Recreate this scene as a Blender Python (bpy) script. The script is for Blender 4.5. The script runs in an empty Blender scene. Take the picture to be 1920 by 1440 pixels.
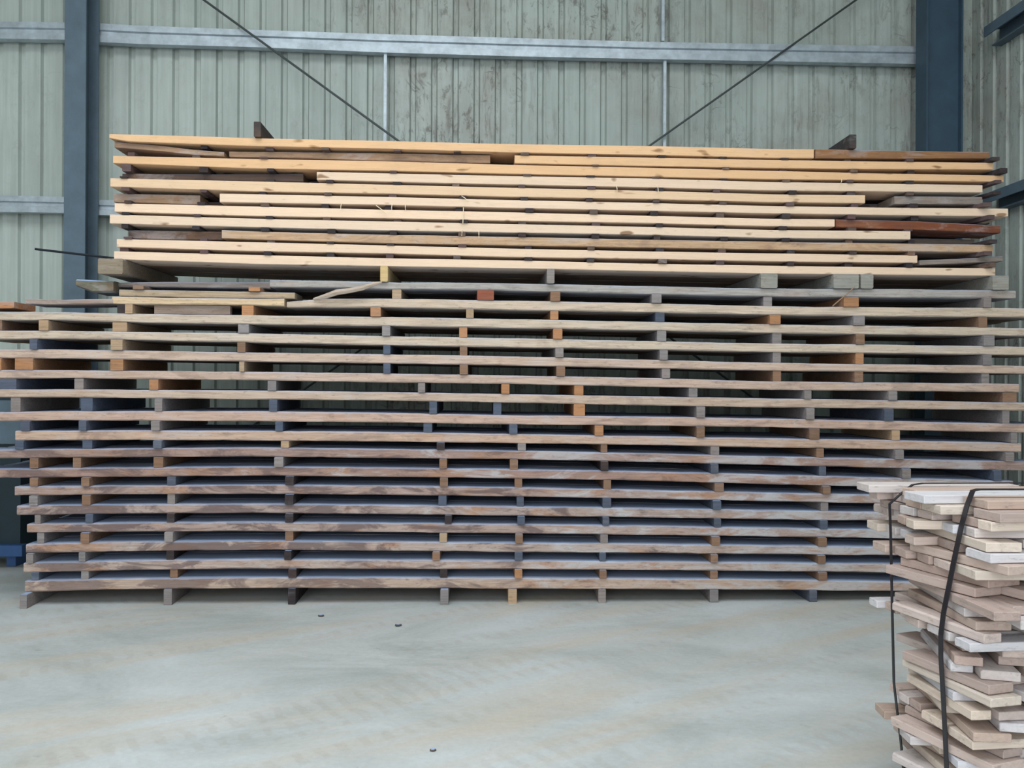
import bpy, math, random
from mathutils import Vector, Matrix

S = bpy.context.scene
COL = S.collection
rnd = random.Random(11)

# ------------------------------------------------------------------ camera
F = 1600.0
CAM = Vector((0.0, -5.63, 1.45))
YAW, ROLL = math.radians(2.2), 0.005
f_ = Vector((math.sin(YAW), math.cos(YAW), 0))
r0 = Vector((math.cos(YAW), -math.sin(YAW), 0))
u0 = Vector((0, 0, 1))
r_ = r0 * math.cos(ROLL) + u0 * math.sin(ROLL)
u_ = -r0 * math.sin(ROLL) + u0 * math.cos(ROLL)

def on_y(px, py, Y):
    """where the sight line through a photo pixel meets the upright plane y = Y (world X, Z)"""
    d = f_ + r_ * ((px - 960) / F) + u_ * ((720 - py) / F)
    t = (Y - CAM.y) / d.y
    p = CAM + d * t
    return p.x, p.z

def on_x(px, py, X):
    d = f_ + r_ * ((px - 960) / F) + u_ * ((720 - py) / F)
    t = (X - CAM.x) / d.x
    p = CAM + d * t
    return p.y, p.z

def on_floor(px, py):
    d = f_ + r_ * ((px - 960) / F) + u_ * ((720 - py) / F)
    t = -CAM.z / d.z
    p = CAM + d * t
    return p.x, p.y

cam = bpy.data.cameras.new('camera')
cam.sensor_width = 36
cam.lens = 36 * F / 1920
cam.clip_end = 200
co = bpy.data.objects.new('camera', cam)
COL.objects.link(co)
M = Matrix.Identity(4)
for i in range(3):
    M[i][0], M[i][1], M[i][2], M[i][3] = r_[i], u_[i], -f_[i], CAM[i]
co.matrix_world = M
S.camera = co

# ------------------------------------------------------------------ colours
def lin(c):
    c /= 255.0
    return c / 12.92 if c <= 0.04045 else ((c + 0.055) / 1.055) ** 2.4

def rgb(r, g, b, a=1.0):
    return (lin(r), lin(g), lin(b), a)

# ------------------------------------------------------------------ material helpers
def new_mat(name):
    m = bpy.data.materials.new(name)
    m.use_nodes = True
    nt = m.node_tree
    nt.nodes.clear()
    out = nt.nodes.new('ShaderNodeOutputMaterial')
    b = nt.nodes.new('ShaderNodeBsdfPrincipled')
    nt.links.new(b.outputs[0], out.inputs[0])
    return m, nt, b

def N(nt, t, **kw):
    n = nt.nodes.new('ShaderNode' + t)
    for k, v in kw.items():
        setattr(n, k, v)
    return n

def noise(nt, vec, scale, detail=3.0, rough=0.55, dist=0.0):
    n = N(nt, 'TexNoise')
    n.inputs['Scale'].default_value = scale
    n.inputs['Detail'].default_value = detail
    n.inputs['Roughness'].default_value = rough
    n.inputs['Distortion'].default_value = dist
    nt.links.new(vec, n.inputs['Vector'])
    return n.outputs['Fac']

def ramp(nt, fac, stops):
    n = N(nt, 'ValToRGB')
    e = n.color_ramp.elements
    while len(e) < len(stops):
        e.new(0.5)
    for i, (p, c) in enumerate(stops):
        e[i].position = p
        e[i].color = c if len(c) == 4 else (*c, 1)
    nt.links.new(fac, n.inputs[0])
    return n.outputs[0]

def g(v):
    return (v, v, v, 1)

def mix(nt, fac, a, b, mode='MIX'):
    n = N(nt, 'Mix', data_type='RGBA', blend_type=mode)
    for s, v in ((n.inputs[0], fac), (n.inputs[6], a), (n.inputs[7], b)):
        if isinstance(v, (int, float)):
            s.default_value = v
        elif isinstance(v, tuple):
            s.default_value = v
        else:
            nt.links.new(v, s)
    return n.outputs[2]

def math_(nt, op, a, b=0.0):
    n = N(nt, 'Math', operation=op)
    for s, v in ((n.inputs[0], a), (n.inputs[1], b)):
        if isinstance(v, (int, float)):
            s.default_value = v
        else:
            nt.links.new(v, s)
    return n.outputs[0]

def vec_scaled(nt, vec, sc, off=None):
    n = N(nt, 'Mapping')
    n.inputs['Scale'].default_value = sc
    nt.links.new(vec, n.inputs['Vector'])
    if off is not None:
        nt.links.new(off, n.inputs['Location'])
    return n.outputs[0]

def wood_mat(name, sky_tint, grain=0.16, knots=0.0, lean=0.0, patch_dark=(0.125, 0.085, 0.085, 1), patch_light=(0.50, 0.49, 0.51, 1)):
    """sawn timber: the piece's own colour, grain along its length, stains, knots, and dusty blue-grey upward faces with skylit shade painted in"""
    m, nt, b = new_mat(name)
    info = N(nt, 'ObjectInfo')
    tc = N(nt, 'TexCoord')
    off = N(nt, 'CombineXYZ')
    o1 = math_(nt, 'MULTIPLY', info.outputs['Random'], 57.0)
    for i in range(3):
        nt.links.new(o1, off.inputs[i])
    P = tc.outputs['Object']
    v = vec_scaled(nt, P, (1.6, 22, 34), off.outputs[0])
    col = info.outputs['Color']
    gr = noise(nt, v, 3.0, 4.0, 0.6)
    col = mix(nt, 1.0, col, ramp(nt, gr, [(0.2, g(1 - grain * 1.6)), (0.55, g(1.0)), (0.85, g(1 + grain))]), 'MULTIPLY')
    v2 = vec_scaled(nt, P, (1.5, 3, 5), off.outputs[0])
    big = noise(nt, v2, 1.6, 5.0, 0.68, 0.8)
    if lean:
        # the damp-stained halves lie toward the boards' left ends
        sx = N(nt, 'SeparateXYZ')
        nt.links.new(P, sx.inputs[0])
        lx_ = N(nt, 'Clamp')
        nt.links.new(math_(nt, 'MULTIPLY', sx.outputs['X'], lean), lx_.inputs[0])
        lx_.inputs['Min'].default_value = -0.07
        lx_.inputs['Max'].default_value = 0.08
        big = math_(nt, 'ADD', big, lx_.outputs[0])
    fd = ramp(nt, big, [(0.38, g(1)), (0.47, g(0))])
    fl = ramp(nt, big, [(0.53, g(0)), (0.64, g(1))])
    al = info.outputs['Alpha']
    rust = noise(nt, vec_scaled(nt, P, (2.1, 3, 6), off.outputs[0]), 1.3, 4.0, 0.65, 0.5)
    col = mix(nt, math_(nt, 'MULTIPLY', ramp(nt, rust, [(0.52, g(0)), (0.66, g(1))]), math_(nt, 'MULTIPLY', al, 0.75)), col, (0.40, 0.215, 0.125, 1))
    col = mix(nt, math_(nt, 'MULTIPLY', fd, math_(nt, 'MULTIPLY', al, 0.75)), col, patch_dark)
    col = mix(nt, math_(nt, 'MULTIPLY', fl, math_(nt, 'MULTIPLY', al, 0.75)), col, patch_light)
    sm = noise(nt, vec_scaled(nt, P, (9, 14, 30), off.outputs[0]), 2.0, 5.0, 0.7)
    col = mix(nt, math_(nt, 'MULTIPLY', ramp(nt, sm, [(0.56, g(0)), (0.70, g(1))]), 0.1 if knots > 0.5 else 0.4), col, (0.09, 0.065, 0.05, 1))
    if knots:
        kn = noise(nt, vec_scaled(nt, P, (7, 9, 22), off.outputs[0]), 1.0, 1.0, 0.4)
        col = mix(nt, math_(nt, 'MULTIPLY', ramp(nt, kn, [(0.70, g(0)), (0.78, g(1))]), knots), col, (0.20, 0.09, 0.035, 1))
    if sky_tint:
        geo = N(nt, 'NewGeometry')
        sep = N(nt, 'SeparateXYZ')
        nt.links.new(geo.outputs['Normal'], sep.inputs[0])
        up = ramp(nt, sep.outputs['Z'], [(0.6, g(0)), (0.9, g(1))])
        col = mix(nt, math_(nt, 'MULTIPLY', up, sky_tint), col, (0.37, 0.48, 0.70, 1))  # bluish skylit shade of the gaps put into the colour of the tops
    nt.links.new(col, b.inputs['Base Color'])
    b.inputs['Roughness'].default_value = 0.82
    b.inputs['Specular IOR Level'].default_value = 0.2
    bp = N(nt, 'Bump')
    bp.inputs['Strength'].default_value = 0.25
    bp.inputs['Distance'].default_value = 0.004
    nt.links.new(gr, bp.inputs['Height'])
    nt.links.new(bp.outputs[0], b.inputs['Normal'])
    return m

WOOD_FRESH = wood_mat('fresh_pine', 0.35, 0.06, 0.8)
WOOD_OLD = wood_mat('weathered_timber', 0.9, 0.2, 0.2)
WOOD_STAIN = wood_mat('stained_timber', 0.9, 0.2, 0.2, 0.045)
WOOD_CUT = wood_mat('offcut_timber', 0.0, 0.10, 0.15)

def plain(name, c, rough=0.6, metal=0.0, var=0.12, sc=6.0):
    m, nt, b = new_mat(name)
    tc = N(nt, 'TexCoord')
    n = noise(nt, tc.outputs['Object'], sc, 5.0, 0.65)
    col = mix(nt, 1.0, c, ramp(nt, n, [(0.3, g(1 - var * 1.5)), (0.7, g(1 + var))]), 'MULTIPLY')
    nt.links.new(col, b.inputs['Base Color'])
    b.inputs['Roughness'].default_value = rough
    b.inputs['Metallic'].default_value = metal
    return m

STEEL_BLUE = plain('blue_grey_paint', rgb(92, 110, 124), 0.55)
STEEL_SHADED = plain('shaded_blue_paint', rgb(58, 80, 98), 0.55)  # weaker light on the right column put into a darker blue
GALV = plain('galvanised_steel', rgb(186, 196, 204), 0.45, 0.35, 0.18, 9)
ROD = plain('grey_rod_steel', rgb(92, 98, 98), 0.6, 0.2)
BLACK = plain('black_strap_plastic', rgb(26, 26, 34), 0.45)
DARKST = plain('dark_steel', rgb(30, 38, 46), 0.5, 0.3)
BLUE = plain('blue_bin_paint', rgb(46, 82, 130), 0.5)
BIN_SHADED = plain('shaded_bin_body', rgb(24, 44, 54), 0.5)  # bin body colour darkened to carry the shadow low on the left

def wall_mat():
    m, nt, b = new_mat('dusty_cladding')
    tc = N(nt, 'TexCoord')
    P = tc.outputs['Object']
    base = mix(nt, ramp(nt, noise(nt, P, 0.7, 4.0, 0.6), [(0.35, g(0)), (0.65, g(1))]), rgb(174, 184, 178), rgb(190, 199, 193))
    streak = noise(nt, vec_scaled(nt, P, (14, 14, 0.5)), 1.5, 4.0, 0.6)
    base = mix(nt, 1.0, base, ramp(nt, streak, [(0.3, g(0.88)), (0.7, g(1.06))]), 'MULTIPLY')
    # brown dirt: specks, vertical runs and curled smears, thickest right of the left stay
    sep = N(nt, 'SeparateXYZ')
    nt.links.new(P, sep.inputs[0])
    side = ramp(nt, math_(nt, 'MULTIPLY', math_(nt, 'ADD', sep.outputs['X'], 3.0), 0.2), [(0.22, g(0.15)), (0.48, g(1))])
    area = math_(nt, 'MULTIPLY', ramp(nt, noise(nt, P, 0.8, 3.0, 0.6), [(0.36, g(0)), (0.58, g(1))]), side)
    web = noise(nt, P, 2.2, 3.0, 0.55, 1.2)
    line = ramp(nt, web, [(0.468, g(0)), (0.484, g(1)), (0.500, g(0))])
    brk = ramp(nt, noise(nt, P, 3.5, 3.0, 0.6), [(0.52, g(0)), (0.60, g(1))])
    spots = ramp(nt, noise(nt, vec_scaled(nt, P, (1.5, 1.5, 0.7)), 9.0, 6.0, 0.78, 0.4), [(0.53, g(0)), (0.64, g(1))])
    runs = ramp(nt, noise(nt, vec_scaled(nt, P, (9, 9, 1.0)), 2.4, 5.0, 0.7, 0.3), [(0.54, g(0)), (0.66, g(1))])
    dirt = math_(nt, 'MAXIMUM', math_(nt, 'MULTIPLY', math_(nt, 'MULTIPLY', line, brk), 0.9), math_(nt, 'MAXIMUM', math_(nt, 'MULTIPLY', spots, 0.75), math_(nt, 'MULTIPLY', runs, 0.6)))
    haze = math_(nt, 'MULTIPLY', math_(nt, 'MULTIPLY', ramp(nt, noise(nt, P, 1.7, 5.0, 0.7), [(0.45, g(0)), (0.75, g(1))]), side), 0.5)
    col = mix(nt, haze, base, rgb(150, 132, 122))
    col = mix(nt, math_(nt, 'MULTIPLY', math_(nt, 'MULTIPLY', dirt, area), 0.85), col, rgb(92, 80, 72))
    nt.links.new(col, b.inputs['Base Color'])
    b.inputs['Roughness'].default_value = 0.55
    b.inputs['Specular IOR Level'].default_value = 0.3
    return m

WALL = wall_mat()

def floor_mat():
    m, nt, b = new_mat('dusty_concrete')
    tc = N(nt, 'TexCoord')
    P = tc.outputs['Object']
    n1 = noise(nt, vec_scaled(nt, P, (0.8, 1.3, 1)), 1.1, 8.0, 0.68, 0.5)
    col = ramp(nt, n1, [(0.32, rgb(166, 172, 170)), (0.5, rgb(188, 192, 192)), (0.70, rgb(202, 207, 209))])
    # wide swept bands of buff sawdust
    rot = N(nt, 'Mapping')
    rot.inputs['Rotation'].default_value = (0, 0, math.radians(-32))
    nt.links.new(P, rot.inputs['Vector'])
    band = noise(nt, vec_scaled(nt, rot.outputs[0], (0.35, 2.4, 1)), 1.4, 4.0, 0.6, 0.4)
    col = mix(nt, math_(nt, 'MULTIPLY', ramp(nt, band, [(0.48, g(0)), (0.66, g(1))]), 0.5), col, rgb(196, 182, 162))
    # dashed tyre tread prints
    wv = N(nt, 'TexWave', wave_type='BANDS', bands_direction='X')
    wv.inputs['Scale'].default_value = 3.2
    wv.inputs['Distortion'].default_value = 3.0
    wv.inputs['Detail'].default_value = 3.0
    wv.inputs['Detail Scale'].default_value = 2.0
    nt.links.new(rot.outputs[0], wv.inputs['Vector'])
    trk = noise(nt, vec_scaled(nt, rot.outputs[0], (0.25, 4.0, 1)), 1.3, 2.0, 0.5)
    tread = math_(nt, 'MULTIPLY', ramp(nt, wv.outputs['Fac'], [(0.55, g(0)), (0.8, g(1))]), ramp(nt, trk, [(0.52, g(0)), (0.60, g(1))]))
    col = mix(nt, math_(nt, 'MULTIPLY', tread, 0.13), col, rgb(150, 132, 116))
    sp = noise(nt, P, 6.0, 6.0, 0.72)
    col = mix(nt, math_(nt, 'MULTIPLY', ramp(nt, sp, [(0.63, g(0)), (0.74, g(1))]), 0.45), col, rgb(126, 128, 130))
    fine = noise(nt, P, 40.0, 3.0, 0.6)
    col = mix(nt, 1.0, col, ramp(nt, fine, [(0.3, g(0.95)), (0.7, g(1.04))]), 'MULTIPLY')
    nt.links.new(col, b.inputs['Base Color'])
    b.inputs['Roughness'].default_value = 0.7
    b.inputs['Specular IOR Level'].default_value = 0.25
    return m

FLOOR = floor_mat()

# ------------------------------------------------------------------ mesh helpers
class MB:
    def __init__(s):
        s.v, s.f = [], []

    def loft(s, rings, closed=True, caps=True):
        n = len(rings[0])
        base = len(s.v)
        for r in rings:
            s.v += [tuple(p) for p in r]
        m = n if closed else n - 1
        for i in range(len(rings) - 1):
            for j in range(m):
                a = base + i * n + j
                bb = base + i * n + (j + 1) % n
                s.f.append((a, bb, bb + n, a + n))
        if closed and caps:
            s.f.append(tuple(base + j for j in reversed(range(n))))
            e = base + (len(rings) - 1) * n
            s.f.append(tuple(e + j for j in range(n)))

    def box(s, x0, x1, y0, y1, z0, z1, c=0.003):
        s.loft([ring(y0, y1, z0, z1, x, c) for x in (x0, x1)])

    def bar_y(s, x0, x1, y0, y1, z0, z1, c=0.003):
        rg = []
        for y in (y0, y1):
            rg.append([(x0 + c, y, z0), (x0, y, z0 + c), (x0, y, z1 - c), (x0 + c, y, z1), (x1 - c, y, z1), (x1, y, z1 - c), (x1, y, z0 + c), (x1 - c, y, z0)])
        s.loft(rg)

    def tube(s, pts, r, n=8):
        rings = []
        for i, p in enumerate(pts):
            p = Vector(p)
            d = (Vector(pts[min(i + 1, len(pts) - 1)]) - Vector(pts[max(i - 1, 0)])).normalized()
            up = Vector((0, 0, 1)) if abs(d.z) < 0.9 else Vector((0, 1, 0))
            a = d.cross(up).normalized()
            b2 = a.cross(d).normalized()
            rr = r[i] if isinstance(r, (list, tuple)) else r
            rings.append([p + a * (math.cos(2 * math.pi * k / n) * rr) + b2 * (math.sin(2 * math.pi * k / n) * rr) for k in range(n)])
        s.loft(rings)

    def obj(s, name, mat, parent=None, recentre=True, smooth=False):
        me = bpy.data.meshes.new(name)
        vs = [Vector(p) for p in s.v]
        c = Vector((0, 0, 0))
        if recentre:
            lo = Vector([min(p[i] for p in vs) for i in range(3)])
            hi = Vector([max(p[i] for p in vs) for i in range(3)])
            c = Vector(((lo.x + hi.x) / 2, (lo.y + hi.y) / 2, lo.z))
        if parent is not None:
            c = Vector((0, 0, 0))
            vs = [p - parent.location for p in vs]
        me.from_pydata([tuple(p - c) for p in vs], [], s.f)
        import bmesh
        bm = bmesh.new()
        bm.from_mesh(me)
        bmesh.ops.recalc_face_normals(bm, faces=bm.faces)
        bm.to_mesh(me)
        bm.free()
        if smooth:
            for p in me.polygons:
                p.use_smooth = True
        me.materials.append(mat)
        o = bpy.data.objects.new(name, me)
        o.location = c
        COL.objects.link(o)
        if parent is not None:
            o.parent = parent
        return o

def ring(y0, y1, z0, z1, x, c):
    return [(x, y0 + c, z0), (x, y1 - c, z0), (x, y1, z0 + c), (x, y1, z1 - c), (x, y1 - c, z1), (x, y0 + c, z1), (x, y0, z1 - c), (x, y0, z0 + c)]

def tag(o, label, cat, group=None):
    o['label'] = label
    o['category'] = cat
    if group:
        o['group'] = group
    return o

def struct(o):
    o['kind'] = 'structure'
    return o

def empty(name, loc):
    o = bpy.data.objects.new(name, None)
    o.empty_display_size = 0.1
    o.location = loc
    COL.objects.link(o)
    return o

ORD = 'zeroth first second third fourth fifth sixth seventh eighth ninth tenth eleventh twelfth thirteenth fourteenth fifteenth sixteenth seventeenth eighteenth nineteenth twentieth'.split()

def ordw(n):
    if n <= 20:
        return ORD[n]
    t = {2: 'twenty', 3: 'thirty', 4: 'forty'}[n // 10]
    return t + '-' + ORD[n % 10] if n % 10 else {3: 'thirtieth', 4: 'fortieth'}[n // 10]

def interp(tab, x):
    """piecewise linear (x, a, b) with straight run-out past the ends"""
    if x <= tab[0][0]:
        i = 0
    elif x >= tab[-1][0]:
        i = len(tab) - 2
    else:
        i = max(k for k in range(len(tab) - 1) if tab[k][0] <= x)
    p, q = tab[i], tab[i + 1]
    t = (x - p[0]) / (q[0] - p[0])
    return p[1] + (q[1] - p[1]) * t, p[2] + (q[2] - p[2]) * t

def to_world(tab, Y=0.0):
    out = []
    for x, yt, yb in tab:
        X, zt = on_y(x, yt, Y)
        X2, zb = on_y(x, yb, Y)
        out.append((X, zt, zb))
    return out

def wob(seed, x, f):
    return math.sin(x * f + seed) * 0.5 + math.sin(x * f * 2.3 + seed * 1.7) * 0.3 + math.sin(x * f * 5.1 + seed * 2.9) * 0.2

def board(name, tab, y0, y1, mat, col, rough=0.0015, x0=None, x1=None, cham=0.004, skew=0.0):
    """long plank following tab = [(X, Ztop, Zbot)]"""
    xa = tab[0][0] if x0 is None else x0
    xb = tab[-1][0] if x1 is None else x1
    n = max(8, int((xb - xa) / 0.06))
    sd = rnd.random() * 50
    rings = []
    for i in range(n + 1):
        x = xa + (xb - xa) * i / n
        zt, zb = interp(tab, x)
        a = wob(sd, x, 9) * rough
        b = wob(sd + 7, x, 11) * rough
        c = wob(sd + 13, x, 6) * rough * 2.0
        d = max(0.002, cham + wob(sd + 21, x, 8) * rough * 1.5)
        if skew and i in (0, n):
            rg = ring(y0 + c, y1, zb + max(b, 0), zt - max(a, 0), x, d)
            s = skew if i == n else -skew
            rg = [(p[0] + s * (p[2] - zb) / (zt - zb), p[1], p[2]) for p in rg]
        else:
            rg = ring(y0 + c, y1, zb + max(b, 0), zt - max(a, 0), x, d)
        rings.append(rg)
    m = MB()
    m.loft(rings)
    o = m.obj(name, mat)
    o.color = col
    return o

def jit(c, a=8, al=None):
    k = 1 + rnd.uniform(-a, a) / 100.0
    w = rnd.uniform(-a, a) / 260.0
    return (c[0] * k * (1 + w), c[1] * k, c[2] * k * (1 - w), c[3] if al is None else al)

# ------------------------------------------------------------------ the setting
WY = 2.02          # back wall (pan face)
RX = 4.50          # right side wall
LX, FY, HZ = -9.5, -9.5, 6.3

def cladding(path_axis, a0, a1, base, depth, z0, z1, pitch=0.19):
    """ribbed sheet: flat pans with trapezoidal ribs standing away from the room"""
    m = MB()
    prof = []
    n = int((a1 - a0) / pitch) + 1
    for i in range(n):
        s = a0 + i * pitch
        for dx, d in ((0.0, 0), (0.126, 0), (0.138, depth), (0.172, depth), (0.186, 0)):
            prof.append((s + dx, d))
        if i % 1 == 0:
            prof.append((s + 0.1895, 0))
    bot, top = [], []
    for s, d in prof:
        if path_axis == 'x':
            bot.append((s, base + d, z0)); top.append((s, base + d, z1))
        else:
            bot.append((base + d, s, z0)); top.append((base + d, s, z1))
    m.loft([bot, top], closed=False)
    return m

wb = struct(cladding('x', LX, RX + 0.1, WY, 0.034, 0, HZ).obj('wall_back', WALL, recentre=False))
wr = struct(cladding('y', FY, WY + 0.1, RX, 0.034, 0, HZ).obj('wall_right', WALL, recentre=False))
m = MB(); m.box(LX - 0.1, LX, FY, WY + 0.1, 0, HZ); struct(m.obj('wall_left', WALL, recentre=False))
m = MB(); m.box(LX - 0.1, RX + 0.2, FY - 6, WY + 0.2, -0.2, 0.0); struct(m.obj('floor', FLOOR, recentre=False))
DX0, DX1, DZ = -4.6, 2.2, 5.4                      # the open doorway behind the camera
m = MB()
m.box(LX - 0.1, DX0, FY - 0.1, FY, 0, HZ, 0.001)
m.box(DX1, RX + 0.2, FY - 0.1, FY, 0, HZ, 0.001)
m.box(DX0, DX1, FY - 0.1, FY, DZ, HZ, 0.001)
struct(m.obj('wall_front', WALL, recentre=False))
SKX0, SKX1, SKY0, SKY1 = -4.6, 2.6, -6.8, -1.9      # clear skylight bay in the roof
m = MB()
m.box(LX - 0.1, RX + 0.2, FY, SKY0, HZ, HZ + 0.1, 0.001)
m.box(LX - 0.1, RX + 0.2, SKY1, WY + 0.2, HZ, HZ + 0.1, 0.001)
m.box(LX - 0.1, SKX0, SKY0, SKY1, HZ, HZ + 0.1, 0.001)
m.box(SKX1, RX + 0.2, SKY0, SKY1, HZ, HZ + 0.1, 0.001)
struct(m.obj('ceiling', WALL, recentre=False))

# steel columns
def i_col(name, x0, x1, y0, y1, tf, tw, web_faces_us=False):
    m = MB()
    if not web_faces_us:
        xm = (x0 + x1) / 2
        pts = [(x0, y0), (x1, y0), (x1, y0 + tf), (xm + tw / 2, y0 + tf), (xm + tw / 2, y1 - tf), (x1, y1 - tf), (x1, y1), (x0, y1), (x0, y1 - tf), (xm - tw / 2, y1 - tf), (xm - tw / 2, y0 + tf), (x0, y0 + tf)]
    else:
        ym = y0 + 0.05
        pts = [(x0, y0), (x0 + tf, y0), (x0 + tf, ym), (x1 - tf, ym), (x1 - tf, y0), (x1, y0), (x1, y1), (x1 - tf, y1), (x1 - tf, ym + tw), (x0 + tf, ym + tw), (x0 + tf, y1), (x0, y1)]
    m.loft([[(x, y, z) for x, y in pts] for z in (0.012, HZ)])
    return m

CY = 1.60
xa, _ = on_y(120, 300, CY); xb, _ = on_y(160, 300, CY)
lc = empty('steel_column', ((xa + xb) / 2, CY + 0.125, 0))
i_col('c', xa, xb, CY, CY + 0.25, 0.014, 0.010).obj('shaft', STEEL_BLUE, lc)
m = MB(); m.box(xa - 0.06, xb + 0.06, CY - 0.05, CY + 0.30, 0, 0.012); m.obj('base_plate', STEEL_BLUE, lc)
tag(lc, 'blue-grey steel I-section column standing left of the timber stacks', 'column')
xa2, _ = on_y(1737, 150, CY); xb2, _ = on_y(1806, 150, CY)
rc = empty('steel_column', ((xa2 + xb2) / 2, CY + 0.1, 0))
i_col('c', xa2, xb2, CY, CY + 0.18, 0.016, 0.012, True).obj('shaft', STEEL_SHADED, rc)
m = MB(); m.box(xa2 - 0.05, min(xb2 + 0.05, RX - 0.02), CY - 0.05, CY + 0.24, 0, 0.012); m.obj('base_plate', STEEL_SHADED, rc)
tag(rc, 'shade-darkened blue steel column in the back right corner of the shed', 'column')

# girts: folded galvanised sections
GY = 1.875
def girt(tab, label, Y=GY):
    w = to_world(tab, Y)
    rings = []
    for X, zt, zb in w:
        h = zt - zb
        a, b = 0.34 * h, 0.36 * h
        Yf = Y
        prof = [(Yf, zt), (Yf - 0.0, zt - a), (Yf + 0.022, zt - a - 0.008), (Yf + 0.022, zb + b + 0.006), (Yf + 0.004, zb + b), (Yf + 0.004, zb), (Yf + 0.07, zb), (WY - 0.004, zb + 0.02), (WY - 0.004, zt - 0.004)]
        rings.append([(X, y, z) for y, z in prof])
    m = MB(); m.loft(rings)
    return tag(m.obj('wall_girt', GALV), label, 'girt')
girt([(-420, 40, 71), (0, 40, 72), (121, 42, 74)], 'upper galvanised wall girt in the bay left of the left column')
girt([(160, 42, 77), (260, 48, 82), (480, 56, 88), (720, 64, 98), (960, 71, 105), (1200, 78, 110), (1480, 83, 115), (1742, 87, 120)], 'long upper galvanised wall girt between the two steel columns')
girt([(-420, 362, 392), (0, 366, 397), (121, 369, 399)], 'lower galvanised wall girt left of the left column')
girt([(160, 374, 402), (960, 394, 424), (1742, 410, 440)], 'lower galvanised wall girt running behind the upper stack')

# side-wall girts, angled steel seen end-on
def side_girt(z0, z1, label, X=RX):
    m = MB()
    d = 0.16
    pts = [(X - d, z1), (X - 0.004, z1), (X - 0.004, z0), (X - d * 0.55, z0), (X - d * 0.55, z0 + 0.012), (X - 0.02, z0 + 0.012), (X - 0.02, z1 - 0.012), (X - d + 0.012, z1 - 0.012), (X - d + 0.012, z1 - 0.085), (X - d, z1 - 0.085)]
    m.loft([[(x, y, z) for x, z in pts] for y in (FY + 0.2, CY - 0.02)])
    return tag(m.obj('side_wall_girt', STEEL_BLUE), label, 'girt')
_, zg = on_x(1845, 60, RX - 0.16)
side_girt(zg - 0.12, zg + 0.04, 'upper blue-grey girt sloping across the right side wall')
_, zg = on_x(1880, 362, RX - 0.16)
side_girt(zg - 0.10, zg + 0.05, 'lower blue-grey girt on the right side wall beside the upper stack')

# girt stays and cross bracing
def stay(pa, pb, Y, r, name, label, cat, mat):
    A = on_y(*pa, Y); B = on_y(*pb, Y)
    m = MB()
    m.tube([(A[0], Y, A[1]), (B[0], Y, B[1])], r, 8)
    return tag(m.obj(name, mat, smooth=True), label, cat)
def angle_stay(px, ya, yb, label):
    X, za = on_y(px, ya, GY + 0.05); _, zb = on_y(px, yb, GY + 0.05)
    m = MB()
    y = GY + 0.03
    m.loft([[(X - .013, y, z), (X + .013, y, z), (X + .013, y + .003, z), (X - .010, y + .003, z), (X - .010, y + .05, z), (X - .013, y + .05, z)] for z in (zb, za)])
    return tag(m.obj('girt_stay', GALV), label, 'stay')
angle_stay(723, 98, 398, 'thin galvanised stay hanging below the upper girt, left of centre')
angle_stay(1246, 112, 412, 'thin galvanised stay below the upper girt, right of centre')
angle_stay(1243, -60, 78, 'thin galvanised stay above the upper girt, right of centre')
stay((330, -38), (1795, 1023.5), 1.80, 0.010, 'brace_rod', 'thin steel brace rod sloping down rightward from top left', 'brace', ROD)
stay((1690, -60), (150, 1027), 1.862, 0.009, 'brace_rod', 'thin steel brace rod sloping down leftward from top right', 'brace', ROD)

# blue bin far left behind the lower stack
bx0, bz1 = on_y(-150, 745, 1.15); bx1, _ = on_y(28, 745, 1.15)
bin_ = empty('steel_bin', ((bx0 + bx1) / 2, 1.4, 0))
bx1 = on_y(36, 900, 1.15)[0]
m = MB(); m.box(bx0, bx1, 1.17, 1.56, 0.10, bz1); m.obj('body', BIN_SHADED, bin_)
m = MB(); m.box(bx0, bx1 + 0.02, 1.13, 1.17, bz1 - 0.36, bz1 - 0.02); m.obj('front_panel', STEEL_BLUE, bin_)
zl0 = on_y(0, 1043, 1.1)[1]; zl1 = on_y(0, 1022, 1.1)[1]
m = MB(); m.box(bx0, bx1 + 0.06, 1.08, 1.165, zl0, zl1); m.obj('bottom_rail', BLUE, bin_)
for xx in (bx0 + 0.05, bx1 - 0.12):
    m = MB(); m.box(xx, xx + 0.07, 1.2, 1.5, 0, 0.099); m.obj('foot', BLUE, bin_)
tag(bin_, 'blue steel bin behind the left end of the lower stack', 'bin')

# ------------------------------------------------------------------ colours of timber
PINE = rgb(230, 196, 162, 0.05); PINE2 = rgb(232, 204, 178, 0.05); PINE3 = rgb(228, 186, 144, 0.08)
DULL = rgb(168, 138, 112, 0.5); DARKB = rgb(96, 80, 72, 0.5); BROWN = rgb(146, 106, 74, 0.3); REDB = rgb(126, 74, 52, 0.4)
GREYB = rgb(140, 128, 120, 0.3); LOWB = rgb(186, 164, 144, 0.35); LOWR = rgb(158, 122, 104, 0.8); LOWG = rgb(172, 164, 158, 0.55)
ORANGE = rgb(178, 130, 94, 0.1); TAN = rgb(178, 150, 122, 0.1); GREY = rgb(140, 132, 130, 0.15); BLUEG = rgb(84, 92, 108, 0.1); DK = rgb(58, 51, 53, 0.1); BRN = rgb(138, 108, 88, 0.15)

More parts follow.
